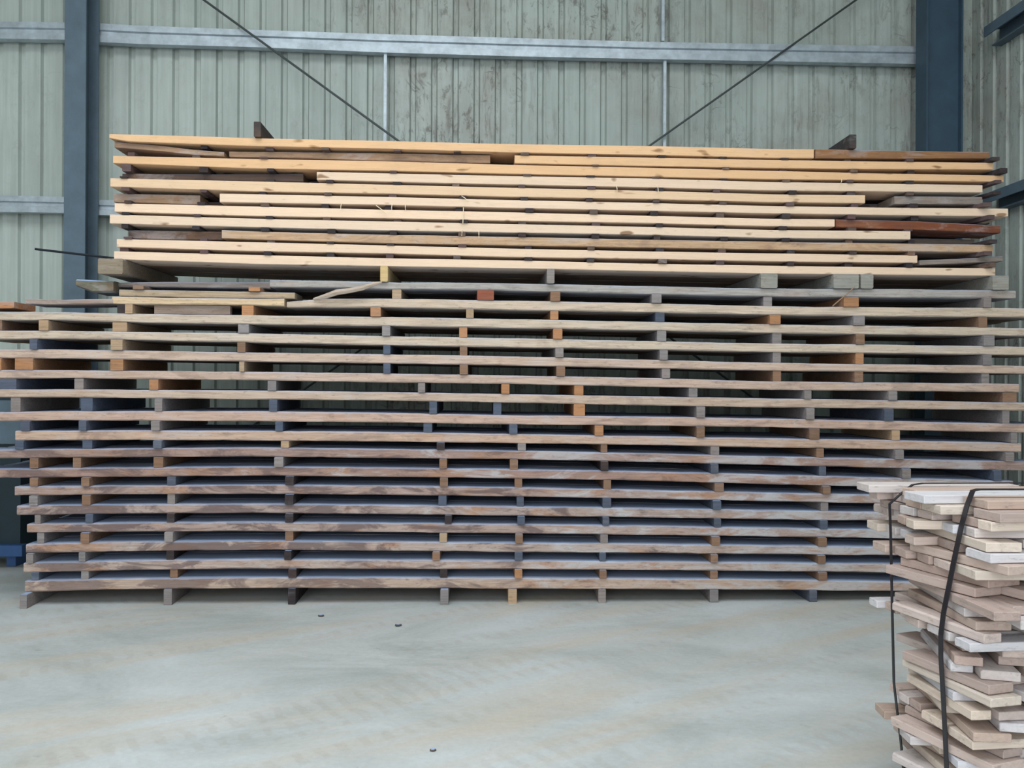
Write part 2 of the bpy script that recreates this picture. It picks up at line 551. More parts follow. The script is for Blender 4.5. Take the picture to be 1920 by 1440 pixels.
# ------------------------------------------------------------------ upper stack
# layer profile: pixel x, top edge, bottom edge, measured on the stack's front plane y = 0
UP = [
 [(205,251,259),(240,252,265),(360,255,270),(480,259,274),(720,264,279),(960,270,286),(1240,274,291),(1440,279,296),(1560,280,297),(1700,283,297.5),(1855,285,297)],
 [(215,271,284),(480,281,294),(720,286,301),(960,291,306),(1200,295,311),(1440,299.5,315),(1600,302,317),(1862,305,318)],
 [(212,292,306),(480,298,316),(720,302,320),(960,309,326),(1200,314,331),(1440,320,336),(1650,325,338),(1882,329,341)],
 [(222,321,331),(400,323,334),(594,322,337),(780,326,342),(960,330,346),(1200,334,351),(1440,341,357),(1650,344,359),(1842,347,361)],
 [(207,334,350),(480,340,359),(720,346,363),(960,352,369),(1200,357,373),(1440,364,379),(1622,366,381),(1845,368,382)],
 [(214,360,376),(480,364,380),(720,369,384),(960,375,390),(1200,380,395),(1440,386,400),(1650,389,403),(1890,391,406)],
 [(215,381,397),(480,387,405),(720,393,409),(960,398,414),(1200,404,418),(1440,410,424),(1565,411,425),(1860,414,429)],
 [(206,402,419),(480,410,426),(720,415,432),(960,420,436),(1200,425,440),(1440,431,446),(1707,433.5,449),(1860,436,451)],
 [(233,428,444),(414,431,447),(480,434,449),(720,440,456),(960,444,460),(1200,449,464),(1440,453,468),(1650,456,471),(1862,459,473)],
 [(219,448,463),(480,454,471),(720,460,475),(960,466,482),(1200,471,485),(1440,475,490),(1600,477,491.5),(1720,479,493),(1870,481,494)],
 [(214,471,486),(480,478,495),(720,484,499),(960,488,503),(1200,494,508),(1440,498,513),(1650,501,515),(1866,503,517)],
]
# front pieces: row, x start, x end, own table or None, recess, colour, words, material
FR = [
 (0, 205, 1526, None, 0.0, PINE3, 'long pale pine board topping the upper stack', 'f'),
 (0, 1529, 1855, None, 0.0, BROWN, 'brown weathered board at the right end of the topmost row', 'o'),
 (1, 215, 420, [(215,266,277),(300,273,283),(360,280,290),(420,285,293)], 0.03, DULL, 'bowed dull board drooping under the top left corner', 'o'),
 (1, 430, 919, [(430,284,294),(560,285,296.5),(700,287,301),(919,291,306)], 0.05, DULL, 'stained dull board, left half of the second row down', 'o'),
 (1, 965, 1862, None, 0.0, PINE3, 'pale pine board, right half of the second row down', 'f'),
 (2, 212, 1882, None, 0.0, PINE3, 'full-length pale pine board, third row down the upper stack', 'f'),
 (3, 222, 565, None, 0.06, DARKB, 'dark recessed board at the left of the fourth row down', 'o'),
 (3, 594, 1842, None, 0.0, PINE2, 'pale pine board, fourth row down, starting beyond a dark gap', 'f'),
 (4, 207, 1622, None, 0.0, PINE, 'pale pine board, fifth row down, stopping short of the right end', 'f'),
 (4, 1680, 1845, None, 0.02, GREYB, 'short grey-brown board at the right end of the fifth row', 'o'),
 (5, 214, 375, [(214,363,379),(375,366,383)], 0.08, DULL, 'short dull board at the left end of the sixth row', 'o'),
 (5, 412, 1890, None, 0.0, PINE2, 'pale pine board, sixth row down, poking out farthest right', 'f'),
 (6, 215, 1565, None, 0.0, PINE2, 'pale pine board, seventh row down, left of the red-brown one', 'f'),
 (6, 1567, 1876, [(1567,411,426),(1720,415,431),(1876,423,437)], 0.02, REDB, 'sagging red-brown board at the right end of the seventh row', 'o'),
 (7, 206, 1707, None, 0.0, PINE2, 'pale pine board, eighth row down, ending at a dark hollow', 'f'),
 (8, 233, 413, None, 0.07, DARKB, 'dark recessed board at the left end of the ninth row', 'o'),
 (8, 416, 1862, None, 0.0, rgb(190,158,128,0.4), 'dull orange-brown board, ninth row down the upper stack', 'o'),
 (9, 219, 1720, None, 0.0, PINE2, 'pale pine board, tenth row down, stopping before a grey slat', 'f'),
 (9, 1724, 1880, [(1724,488,497),(1800,485,494),(1880,480,490)], 0.03, GREYB, 'grey slat slanting up at the right of the tenth row', 'o'),
 (10, 214, 1866, None, 0.0, PINE2, 'lowest pale pine board of the upper stack, above the bearers', 'f'),
]
D0, D1, D2, D3 = 0.0, 0.27, 0.56, 0.85
UW = [to_world(t) for t in UP]
FB = []
def xw(px, py=400):
    return on_y(px, py, 0.0)[0]
for (r, a, b, tab, rec, colr, lab, mk) in FR:
    t = UW[r] if tab is None else to_world(tab, rec)
    if tab is None:
        xa_, xb_ = xw(a, UP[r][3][1]), xw(b, UP[r][3][1])
    else:
        xa_, xb_ = t[0][0], t[-1][0]
    o = board('pine_board' if mk == 'f' else 'weathered_board', t, rec, D1 - 0.012, WOOD_FRESH if mk == 'f' else WOOD_OLD, jit(colr, 4), 0.0006 if mk == 'f' else 0.0016, xa_, xb_, 0.003)
    tag(o, lab, 'board', 'front boards of the upper stack')
    FB.append((r, o, xa_, xb_))
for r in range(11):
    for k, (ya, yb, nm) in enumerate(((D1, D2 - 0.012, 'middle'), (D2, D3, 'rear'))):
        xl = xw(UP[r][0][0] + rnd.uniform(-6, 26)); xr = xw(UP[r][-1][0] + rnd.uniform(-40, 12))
        c = rnd.choice([GREYB, DARKB, DARKB, DULL])  # shade in the gaps deepened by darker colours on the inner boards
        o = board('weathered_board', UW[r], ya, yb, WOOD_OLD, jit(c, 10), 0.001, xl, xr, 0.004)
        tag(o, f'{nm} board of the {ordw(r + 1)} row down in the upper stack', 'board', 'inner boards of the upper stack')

# thin dark stickers between rows
STX = [238, 374, 500, 613, 737, 862, 986, 1110, 1234, 1352, 1476, 1598, 1710, 1850]
for r in range(10):
    q = 0
    for i, x in enumerate(STX):
        if i == 13:
            x = [1852, 1857, 1850, 1842, 1838, 1842, 1846, 1850, 1838, 1836][r]
        px = x + rnd.uniform(-9, 9)
        X = xw(px)
        hw = rnd.uniform(0.021, 0.028)
        e0, e1 = (X - 0.14, X + 0.08) if i == 13 else (X - hw, X + hw)
        zt = min(interp(UW[r], e0)[1], interp(UW[r], e1)[1])
        zb = max(interp(UW[r + 1], e0)[0], interp(UW[r + 1], e1)[0])
        # front pieces that dip below the row profile
        for (rr, a, b, tab, rec, *_r) in FR:
            if tab and a - 8 < px < b + 8:
                w = to_world(tab, rec)
                if rr == r: zt = min(zt, interp(w, X)[1])
                if rr == r + 1: zb = max(zb, interp(w, X)[0])
        if zt - zb < 0.008:
            continue
        q += 1
        yf = rnd.choice([-0.014, -0.010, -0.005, 0.002, 0.02])
        y_end = D3 + rnd.uniform(-0.04, 0.02)
        m = MB()
        if i == 13:
            c2, za2, zb2 = 0.002, zb + 0.0006, zt - 0.0006
            m.loft([[(x0 + c2, y, za2), (x0, y, za2 + c2), (x0, y, zb2 - c2), (x0 + c2, y, zb2), (x1 - c2, y, zb2), (x1, y, zb2 - c2), (x1, y, za2 + c2), (x1 - c2, y, za2)]
                    for y, x0, x1 in ((-0.055, X + 0.012, X + 0.012 + 2 * hw), (y_end, X - 0.13, X - 0.13 + 2 * hw))])
        else:
            m.bar_y(X - hw, X + hw, yf, y_end, zb + 0.0006, zt - 0.0006, 0.002)
        o = m.obj('sticker', WOOD_OLD)
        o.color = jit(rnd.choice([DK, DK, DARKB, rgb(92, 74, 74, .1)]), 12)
        tag(o, f'dark sticker, {ordw(q)} from left, under the {ordw(r + 1)} row of the upper stack', 'sticker', 'stickers in the upper stack')

# loose sticks jutting out at the right end
for (pa, Y, w, h, lab) in (((1878, 287), 0.34, 0.05, 0.03, 'dark stick end jutting right from the topmost row'), ((1872, 318), 0.36, 0.05, 0.03, 'dark stick end jutting right under the second row')):
    pass

# baulks standing on top of the upper stack
for (x0, x1, y0, y1, lab) in ((478, 491, 228, 257, 'dark squared baulk lying on top of the upper stack, left end'), (1589, 1602, 252, 281, 'dark squared baulk lying on top of the upper stack, right end')):
    XA, XB = xw(x0, 250), xw(x1, 250)
    zt = on_y(x0, y0, -0.03)[1]
    zb = max(interp(UW[0], XA)[0], interp(UW[0], XB)[0]) + 0.001
    m = MB(); m.bar_y(XA, XB, -0.03, D3 + 0.05, zb, zt, 0.003)
    o = m.obj('baulk', WOOD_OLD); o.color = rgb(66, 62, 60, 0.2)
    tag(o, lab, 'baulk', 'baulks on top of the upper stack')
XA, XB = xw(1132, 270), xw(1180, 270)
zb = interp(UW[0], XB)[0]
m = MB()
rings = []
for i in range(9):
    t = i / 8
    h = 0.004 + 0.03 * math.sin(math.pi * t) * (0.7 + 0.3 * math.sin(9 * t))
    w = 0.01 + 0.06 * math.sin(math.pi * t)
    x = XA + (XB - XA) * t
    z0 = interp(UW[0], x)[0] + 0.001
    rings.append([(x, 0.15 - w, z0), (x, 0.15 + w, z0), (x, 0.15 + w * .6, z0 + h * .8), (x, 0.15, z0 + h), (x, 0.15 - w * .6, z0 + h * .7)])
m.loft(rings); o = m.obj('bark_scrap', WOOD_OLD); o.color = rgb(92, 72, 58, .2)
tag(o, 'dark scrap of bark lying on top of the upper stack', 'bark')

# ------------------------------------------------------------------ lower stack
LP = [
 [(172,527,534.5),(300,525,535),(480,525,538),(600,526,539),(720,529,542),(860,530,543),(960,531,545),(1200,536,551),(1440,541,556),(1700,542,558),(1860,544,559),(1905,545,560)],
 [(210,556,570),(465,560,572),(600,560,576),(720,559.5,576),(960,563.5,581),(1200,568,585),(1440,574,590),(1650,576,593),(1860,577,594),(1990,579,596)],
 [(-40,585,600),(0,585,600),(120,585,600),(240,588,604),(480,591,608),(720,594,611),(960,598,615),(1200,603,619),(1440,608,624),(1650,611,627),(1860,614,629),(1990,616,631)],
 [(-60,620,636),(120,620,635),(240,622,637),(480,625,642),(720,630,647),(960,634,651),(1200,639,655),(1440,644,660),(1650,646,662),(1860,649,665),(1990,651,667)],
 [(-45,655,671),(120,655,672),(480,661,678),(720,664,681),(960,668,685),(1200,674,690),(1440,680,695),(1650,683,697),(1860,685,700),(1980,687,702)],
 [(-55,693,710),(120,694,709),(480,697,713),(720,700,717),(960,704,720),(1200,708,725),(1440,715,731),(1650,717,733),(1860,719,735),(1911,720,736)],
 [(-50,730,745),(120,730,745),(480,732,749),(720,735,751),(960,739,755),(1200,743,760),(1440,747,764),(1650,750,766),(1860,754,769),(1985,756,772)],
 [(-20,773,790),(120,771,788),(480,771,790),(720,774,792),(960,779,796),(1200,781,798),(1440,785,801),(1650,789,806),(1860,794,810),(1990,796,813)],
 [(28,808,826),(240,807,825),(480,808,826),(720,810,828),(960,814,831),(1200,818,834),(1440,822,839),(1650,825,842),(1914,831,848)],
 [(-50,844,860),(120,842,858),(480,839,856),(720,842,859),(960,845,861),(1200,850,866),(1440,856,872),(1650,860,877),(1975,867,884)],
 [(-60,880,897),(120,878,895),(480,875,892),(720,877,894),(960,880,897),(1200,884,901),(1440,890,908),(1660,896,913),(1900,902,918)],
 [(28,912,929),(240,911,927),(480,909,926),(720,911,928),(960,914,931),(1200,919,935),(1440,924,940),(1700,929,945),(1900,932,948)],
 [(32,948,966),(240,946,963),(480,945,962),(720,947,964),(960,950,967),(1200,953,970),(1440,957,974),(1700,961,977),(1890,963,980)],
 [(50,983,999),(240,980,997),(480,979,996),(720,981,998),(960,983,1000),(1200,986,1003),(1440,990,1006),(1700,994,1010),(1900,996,1013)],
 [(49,1020,1037),(240,1016,1034),(480,1014,1031),(720,1016,1033),(960,1018,1035),(1200,1020,1037),(1440,1023,1039),(1700,1026,1042),(1890,1028,1045)],
 [(44,1056,1074),(240,1051,1069),(480,1049,1066),(720,1050,1067),(960,1051,1067),(1200,1053,1069),(1440,1055,1071),(1700,1058,1074),(1900,1060,1077)],
 [(47,1089,1110),(240,1085,1105),(480,1083,1103),(720,1083,1103),(960,1084,1104),(1200,1085,1105),(1440,1087,1106),(1700,1091,1109),(1890,1093,1111)],
]
LW = [to_world(t) for t in LP]
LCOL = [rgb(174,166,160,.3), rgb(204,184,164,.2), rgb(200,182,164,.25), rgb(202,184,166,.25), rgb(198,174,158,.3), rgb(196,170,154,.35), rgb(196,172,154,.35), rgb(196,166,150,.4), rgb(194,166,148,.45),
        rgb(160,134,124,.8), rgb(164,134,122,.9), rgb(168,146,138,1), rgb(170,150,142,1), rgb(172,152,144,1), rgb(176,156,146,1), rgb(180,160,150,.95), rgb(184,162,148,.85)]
def low_board(r, xa_, xb_, lab, colr, y0=0.0, y1=D1 - 0.012, tab=None, grp='front boards of the lower stack', rough=0.0026, skew=0.0):
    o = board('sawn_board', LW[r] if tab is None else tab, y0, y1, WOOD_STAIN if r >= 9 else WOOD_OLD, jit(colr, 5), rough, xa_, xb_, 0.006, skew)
    return tag(o, lab, 'board', grp)
WORD = ['pale', 'pale', 'buff', 'buff', 'buff', 'tan', 'tan', 'tan', 'tan', 'brown', 'red-brown', 'grey-brown', 'stained', 'stained', 'blotchy', 'blotchy', 'wide blotchy']
for r in range(17):
    xl, xr = LW[r][0][0], LW[r][-1][0]
    if r == 0:
        a = xw(560, 530)
        low_board(0, xl, xw(500, 530), 'grey waney slab at the left of the top row, lower stack', GREYB, 0.10)
        low_board(0, xw(506, 530), xr, 'long pale waney board topping the lower stack, right of the slab', LCOL[0], 0.0, skew=0.0)
    elif r == 1:
        low_board(1, xl, xw(533, 565), 'tan board, left part of the second row, lower stack', rgb(212, 184, 150, .2))
        t = list(LP[1]); tt = [(538, 566, 576), (600, 560, 576)] + LP[1][3:]
        low_board(1, None, None, 'pale board with tapered left tip, second row, lower stack', LCOL[1], tab=to_world(tt))
    else:
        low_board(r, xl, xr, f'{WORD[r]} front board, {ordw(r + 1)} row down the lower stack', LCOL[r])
    for (ya, yb, nm) in ((D1, D2 - 0.012, 'middle'), (D2, D3, 'rear')):
        o = board('sawn_board', LW[r], ya, yb, WOOD_OLD, jit(rnd.choice([GREYB, rgb(120, 104, 94, .3), DULL]), 8), 0.002, xl + rnd.uniform(0.0, 0.10), xr + rnd.uniform(-0.15, 0.0), 0.006)  # inner boards coloured darker too, deepening the gap shade
        tag(o, f'{nm} board of the {ordw(r + 1)} row down in the lower stack', 'board', 'inner boards of the lower stack')
# extra thin board riding on the left of the second row
tt = to_world([(222, 543, 555), (465, 547, 559), (552, 549, 560.5)])
XA, XB = tt[0][0], tt[-1][0]
tt_thin = tt
o = board('sawn_board', [(x, z + 0.002, max(zz, interp(LW[1], x)[0] + 0.001)) for x, z, zz in tt], 0.012, D1 - 0.02, WOOD_OLD, rgb(178, 156, 130, .3), 0.0015)
tag(o, 'thin dull board lying on the left part of the second row', 'board')
# left-end boards above the buff third row
tt = to_world([(47, 560, 570), (100, 561.5, 571), (212, 560.5, 569.5)])
o = board('sawn_board', tt, 0.0, D1, WOOD_OLD, rgb(168, 150, 140, .4), 0.003); tag(o, 'grey slab with red-brown end, above the buff row, far left', 'board')
tt2 = to_world([(-60, 564, 578), (26, 566, 578)])
o = board('sawn_board', tt2, 0.0, D1, WOOD_OLD, rgb(182, 126, 88, .3), 0.003); tag(o, 'orange-brown board end at the far left edge', 'board')

# bearers, gap by gap: (x0, x1, colour letter); gap r lies under row r
CL = {'o': (ORANGE, 'orange'), 't': (TAN, 'tan'), 'g': (GREY, 'grey'), 'b': (BLUEG, 'blue-grey'), 'd': (DK, 'dark'), 'n': (BRN, 'brown')}
GAPS = {
 0: [(250,270,'n'),(467,488,'o'),(735,752,'t'),(895,926,'r'),(1032,1050,'n'),(1221,1239,'g'),(1432,1448,'g'),(1580,1608,'o'),(1842,1856,'g')],
 1: [(219,234,'d'),(235,249,'t'),(453,475,'o'),(695,714,'o'),(874,888,'t'),(1032,1047,'o'),(1229,1246,'b'),(1442,1462,'o'),(1599,1620,'g'),(1835,1851,'n')],
 2: [(-10,2,'n'),(74,92,'t'),(210,237,'t'),(447,467,'g'),(717,732,'g'),(861,876,'o'),(1037,1054,'o'),(1232,1249,'g'),(1449,1466,'g'),(1604,1620,'n'),(1842,1862,'g')],
 3: [(57,71,'b'),(210,232,'t'),(445,460,'n'),(719,732,'b'),(862,876,'n'),(1041,1056,'g'),(1236,1251,'g'),(1450,1465,'g'),(1605,1620,'o'),(1842,1858,'g')],
 4: [(-8,4,'o'),(28,62,'o'),(207,231,'o'),(450,459,'t'),(719,732,'b'),(862,877,'n'),(1043,1059,'n'),(1241,1256,'g'),(1450,1465,'n'),(1603,1619,'n'),(1842,1856,'g')],
 5: [(-12,30,'b'),(139,156,'g'),(280,297,'o'),(502,518,'g'),(784,797,'g'),(940,955,'o'),(1077,1094,'o'),(1292,1308,'g'),(1507,1520,'g'),(1665,1681,'g'),(1882,1908,'n')],
 6: [(19,37,'g'),(150,172,'b'),(291,305,'g'),(505,520,'b'),(805,819,'b'),(925,940,'b'),(1076,1097,'o'),(1305,1321,'g'),(1510,1525,'g'),(1657,1674,'b'),(1881,1894,'g')],
 7: [(40,57,'b'),(150,164,'b'),(285,301,'g'),(517,531,'b'),(794,810,'b'),(955,970,'b'),(1115,1131,'o'),(1305,1320,'n'),(1517,1536,'n'),(1672,1687,'t'),(1896,1908,'g')],
 8: [(29,45,'b'),(154,172,'b'),(289,305,'b'),(527,542,'t'),(819,834,'d'),(971,986,'g'),(1127,1139,'n'),(1333,1349,'g'),(1532,1546,'n'),(1676,1692,'g'),(1884,1900,'g')],
 9: [(56,72,'n'),(136,151,'n'),(288,306,'n'),(515,532,'g'),(824,838,'n'),(956,971,'n'),(1126,1140,'d'),(1332,1346,'b'),(1537,1550,'b'),(1690,1706,'g'),(1862,1876,'b')],
 10: [(57,72,'n'),(155,170,'n'),(313,329,'b'),(535,551,'d'),(825,840,'n'),(965,979,'n'),(1132,1146,'n'),(1340,1357,'n'),(1541,1555,'n'),(1720,1734,'g')],
 11: [(56,72,'g'),(154,170,'n'),(313,327,'g'),(535,551,'d'),(822,837,'b'),(969,982,'b'),(1130,1146,'b'),(1336,1351,'b'),(1540,1554,'g'),(1722,1736,'g')],
 12: [(64,75,'g'),(160,174,'b'),(313,327,'d'),(535,550,'d'),(834,847,'d'),(970,984,'b'),(1130,1142,'b'),(1339,1352,'b'),(1537,1551,'b'),(1716,1730,'g')],
 13: [(68,81,'g'),(153,169,'n'),(310,326,'g'),(534,549,'n'),(824,838,'t'),(966,980,'n'),(1126,1140,'g'),(1333,1349,'n'),(1533,1549,'n'),(1720,1734,'g')],
 14: [(51,64,'g'),(148,160,'g'),(311,325,'d'),(534,547,'d'),(811,825,'n'),(965,980,'b'),(1124,1136,'b'),(1332,1345,'n'),(1532,1546,'n'),(1716,1730,'g')],
 15: [(58,72,'b'),(151,165,'g'),(318,332,'n'),(541,556,'d'),(825,839,'d'),(965,979,'o'),(1124,1137,'n'),(1332,1346,'n'),(1534,1550,'n'),(1722,1736,'g')],
 16: [(48,61,'g'),(307,322,'g'),(540,554,'d'),(826,841,'g'),(953,969,'t'),(1122,1136,'g'),(1331,1347,'g'),(1518,1532,'b'),(1716,1730,'g')],
}
CL['r'] = (rgb(150, 86, 66, .2), 'red-brown')
for r, lst in GAPS.items():
    for i, (a, b, c) in enumerate(lst):
        pyc = LP[r][len(LP[r]) // 2][2] + 8
        XA, XB = xw(a, pyc), xw(b, pyc)
        zt = min(interp(LW[r], XA)[1], interp(LW[r], XB)[1]) - 0.0008
        zb = max(interp(LW[r + 1], XA)[0], interp(LW[r + 1], XB)[0]) + 0.0008 if r < 16 else 0.0005
        yf = rnd.uniform(-0.022, 0.012)
        ye = D3 + rnd.uniform(-0.03, 0.04)
        if r == 0 and a < 500:
            yf = -0.01
            zb = max(zb, interp(tt_thin, XA)[0], interp(tt_thin, XB)[0]) + 0.003
        if r == 16:
            yf = {0: -0.07, 3: -0.03}.get(i, 0.0)
        sk = rnd.uniform(-0.03, 0.03)
        m = MB()
        cc = 0.003
        rg = []
        for y, s in ((yf, 0.0), (ye, sk)):
            x0, x1 = XA + s, XB + s
            rg.append([(x0 + cc, y, zb), (x0, y, zb + cc), (x0, y, zt - cc), (x0 + cc, y, zt), (x1 - cc, y, zt), (x1, y, zt - cc), (x1, y, zb + cc), (x1 - cc, y, zb)])
        m.loft(rg)
        o = m.obj('bearer', WOOD_OLD)
        o.color = jit(CL[c][0], 9)
        place = f'under the {ordw(r + 1)} row of the lower stack' if r < 16 else 'standing on the concrete under the lower stack'
        tag(o, f'{CL[c][1]} bearer, {ordw(i + 1)} from left, {place}', 'bearer', 'bearers in the lower stack')

# tall bearers carrying the upper stack
TB = [(190, 236, 'big'), (714, 728, 't'), (1025, 1039, 'g'), (1425, 1456, 'gg'), (1561, 1608, 'gg'), (1612, 1635, 'gg'), (1858, 1888, 'gg')]
nm = ['squared grey-green timber poking out below the upper stack, far left', 'pale tan bearer end under the upper stack, left of centre', 'grey bearer end under the upper stack, near the centre',
      'grey bearer under the upper stack, third from its right end', 'wide grey bearer under the upper stack, left of a close pair', 'narrow grey bearer, right of the close pair under the upper stack', 'grey bearer under the right end of the upper stack']
for (a, b, k), lab in zip(TB, nm):
    XA, XB = xw(a, 510), xw(b, 510)
    zt = min(interp(UW[10], max(XA, UW[10][0][0]))[1], interp(UW[10], XB)[1]) - 0.001
    zb = max(interp(LW[0], max(XA, LW[0][0][0]))[0], interp(LW[0], XB)[0]) + 0.001
    m = MB()
    yf = {'big': -0.05, 't': -0.03, 'g': -0.03, 'gg': -0.02}[k]
    if k == 'big':
        zb = zt - 0.098
    cc = 0.006
    sk = 0.02 if k == 'big' else rnd.uniform(-0.02, 0.02)
    rg = []
    for y, s in ((yf, 0), (D3 + 0.05, sk)):
        x0, x1 = XA + s, XB + s
        rg.append([(x0 + cc, y, zb), (x0, y, zb + cc), (x0, y, zt - cc), (x0 + cc, y, zt), (x1 - cc, y, zt), (x1, y, zt - cc), (x1, y, zb + cc), (x1 - cc, y, zb)])
    m.loft(rg)
    o = m.obj('bearer', WOOD_OLD)
    o.color = {'big': rgb(144, 130, 112, .2), 't': rgb(206, 178, 130, .05), 'g': rgb(142, 134, 130, .1), 'gg': rgb(150, 148, 140, .2)}[k]
    tag(o, lab, 'bearer', 'bearers under the upper stack')
# packer under the far-left timber
XA, XB = xw(196, 520), xw(232, 520)
zt = min(interp(UW[10], UW[10][0][0])[1], interp(UW[10], xw(236))[1]) - 0.1005
zb = max(interp(LW[0], XA)[0], interp(LW[0], XB)[0]) + 0.001
m = MB(); m.bar_y(XA, XB, 0.45, 0.80, zb, zt, 0.003); o = m.obj('packing_block', WOOD_OLD); o.color = rgb(100, 84, 70, .2)
tag(o, 'dark packing block beneath the far-left squared timber', 'block')

# rough slab end beyond the top left of the lower stack
m = MB(); rings = []
for i in range(13):
    t = i / 12
    X = xw(122 + 88 * t, 535)
    h1 = on_y(150, 521 + 6 * t, 0.05)[1]
    h0 = on_y(150, 533 + 15 * min(1, t * 2), 0.05)[1]
    y0, y1 = 0.02 + 0.08 * (1 - t), 0.30
    if i == 0:
        h0 += 0.012; h1 -= 0.008; y0 += 0.03; y1 -= 0.03
    rings.append([(X, y0 + .02, h0), (X, y1 - .02, h0), (X, y1, h0 + .01), (X, y1, h1 - .01), (X, y1 - .02, h1), (X, y0 + .02, h1), (X, y0, h1 - .01), (X, y0, h0 + .01)])
m.loft(rings); o = m.obj('slab_end', WOOD_OLD); o.color = rgb(122, 118, 102, .4)
tag(o, 'rough grey slab end sticking out left, above the buff row', 'slab')

# dark steel bar poking out on the left
A = on_y(66, 467, 0.5); B = on_y(274, 491.2, 0.5)
m = MB(); m.tube([(A[0], 0.5, A[1]), (B[0], 0.5, B[1])], 0.009, 6)
tag(m.obj('steel_bar', DARKST), 'thin black steel bar jutting left past the blue-grey column', 'bar')

# short board filling the gap under the second row, left
XA, XB = xw(286, 580), xw(429, 580)
zt = min(interp(LW[1], XA)[1], interp(LW[1], XB)[1]) - 0.001
zb = max(interp(LW[2], XA)[0], interp(LW[2], XB)[0]) + 0.001
m = MB(); m.box(XA, XB, 0.03, 0.075, zb, zt); o = m.obj('short_board', WOOD_OLD); o.color = rgb(150, 130, 116, .2)
tag(o, 'short grey-brown board on edge in the gap under the second row', 'board')

# torn strip of bark in front of the top rows
m = MB()
pts = []
for (px, py, y) in ((588, 561, -0.012), (612, 555, -0.03), (632, 548, -0.045), (655, 545, -0.05), (680, 540, -0.05), (700, 533, -0.045), (716, 529, -0.04)):
    X, Z = on_y(px, py, y); pts.append((X, y, Z))
m.tube(pts, [0.008, 0.017, 0.020, 0.018, 0.017, 0.014, 0.006], 6); o = m.obj('bark_strip', WOOD_OLD); o.color = rgb(186, 168, 152, .3)
tag(o, 'pale torn strip of bark hanging across the top rows, left of centre', 'bark')
m = MB()
pts = []
for (px, py, y) in ((1561, 574, 0.012), (1575, 562, -0.012), (1588, 551, -0.035), (1602, 538, -0.035)):
    X, Z = on_y(px, py, y); pts.append((X, y, Z))
m.tube(pts, 0.004, 6); o = m.obj('twig', WOOD_OLD); o.color = rgb(160, 132, 108, .1)
tag(o, 'thin twig leaning on an orange bearer, right of centre', 'twig')
SPL = [(640, 384, 640, 392), (735, 386, 735, 395), (760, 386, 761, 393), (869, 391, 868, 418), (867, 433, 866, 441), (898, 436, 898, 445), (1156, 351, 1156, 360), (1232, 350, 1233, 360), (1578, 338, 1573, 345), (705, 387, 726, 400), (865, 369, 878, 376), (222, 893, 220, 905)]
for (a, b, c, d) in SPL[:-1]:
    A = on_y(a, b - 2, -0.002); B = on_y(c, d + 2, -0.002)
    cand = [(abs(interp(UW[r], A[0])[1] - A[1]), o) for r, o, p, q in FB if p < A[0] < q]
    m = MB(); m.tube([(A[0], -0.001, A[1]), ((A[0] + B[0]) / 2, -0.024, (A[1] + B[1]) / 2), (B[0], -0.024, B[1])], 0.0026, 5)
    o = m.obj('splinter', WOOD_FRESH, min(cand, key=lambda t: t[0])[1]); o.color = rgb(240, 222, 190, 0)

# ------------------------------------------------------------------ small litter on the floor
for (px, py, s, lab) in ((602, 1156, 0.020, 'small dark chip on the floor, left of centre'), (747, 1174, 0.022, 'small dark chip on the floor beside a buff smear'), (812, 1408, 0.014, 'tiny dark chip on the floor near the bottom edge'), (182, 1106, 0.03, None)):
    if lab is None:
        continue
    X, Y = on_floor(px, py)
    m = MB(); rings = []
    for k, (rr, z) in enumerate(((0.6, 0.0004), (1.0, s * .25), (0.75, s * .6), (0.2, s * .75))):
        rings.append([(X + math.cos(a * 1.047) * s * rr * (1 + .3 * math.sin(a * 2.1)), Y + math.sin(a * 1.047) * s * rr * .8, z) for a in range(6)])
    m.loft(rings); o = m.obj('wood_chip', WOOD_OLD); o.color = rgb(84, 76, 72, 0)
    tag(o, lab, 'chip')

# ------------------------------------------------------------------ strapped bundle of short offcuts, front right
BX0, BXW = 1.452, 0.52
BYF, BYB = -5.63 + 2.575, -5.63 + 3.02
BTOP = 1.100
TH = 0.0285
PIT = 0.0300
prnd = random.Random(5)
BC = [rgb(198, 180, 173, .06), rgb(204, 194, 192, .05), rgb(190, 168, 156, .08), rgb(206, 202, 206, .03), rgb(178, 158, 150, .1), rgb(212, 196, 183, .04)]
nlay = int((BTOP - 0.10) / PIT)
zbase = BTOP - nlay * PIT
def rect(cx, cy, L, W, th):
    c, s = math.cos(th), math.sin(th)
    return [(cx + c * a * L / 2 - s * b * W / 2, cy + s * a * L / 2 + c * b * W / 2) for a, b in ((-1, -1), (1, -1), (1, 1), (-1, 1))]
def hit(A, B):
    for P in (A, B):
        for i in range(4):
            ex, ey = P[(i + 1) % 4][0] - P[i][0], P[(i + 1) % 4][1] - P[i][1]
            nx, ny = -ey, ex
            a = [nx * p[0] + ny * p[1] for p in A]
            b = [nx * p[0] + ny * p[1] for p in B]
            if max(a) <= min(b) + 1e-6 or max(b) <= min(a) + 1e-6:
                break
        else:
            continue
        return False
    return True
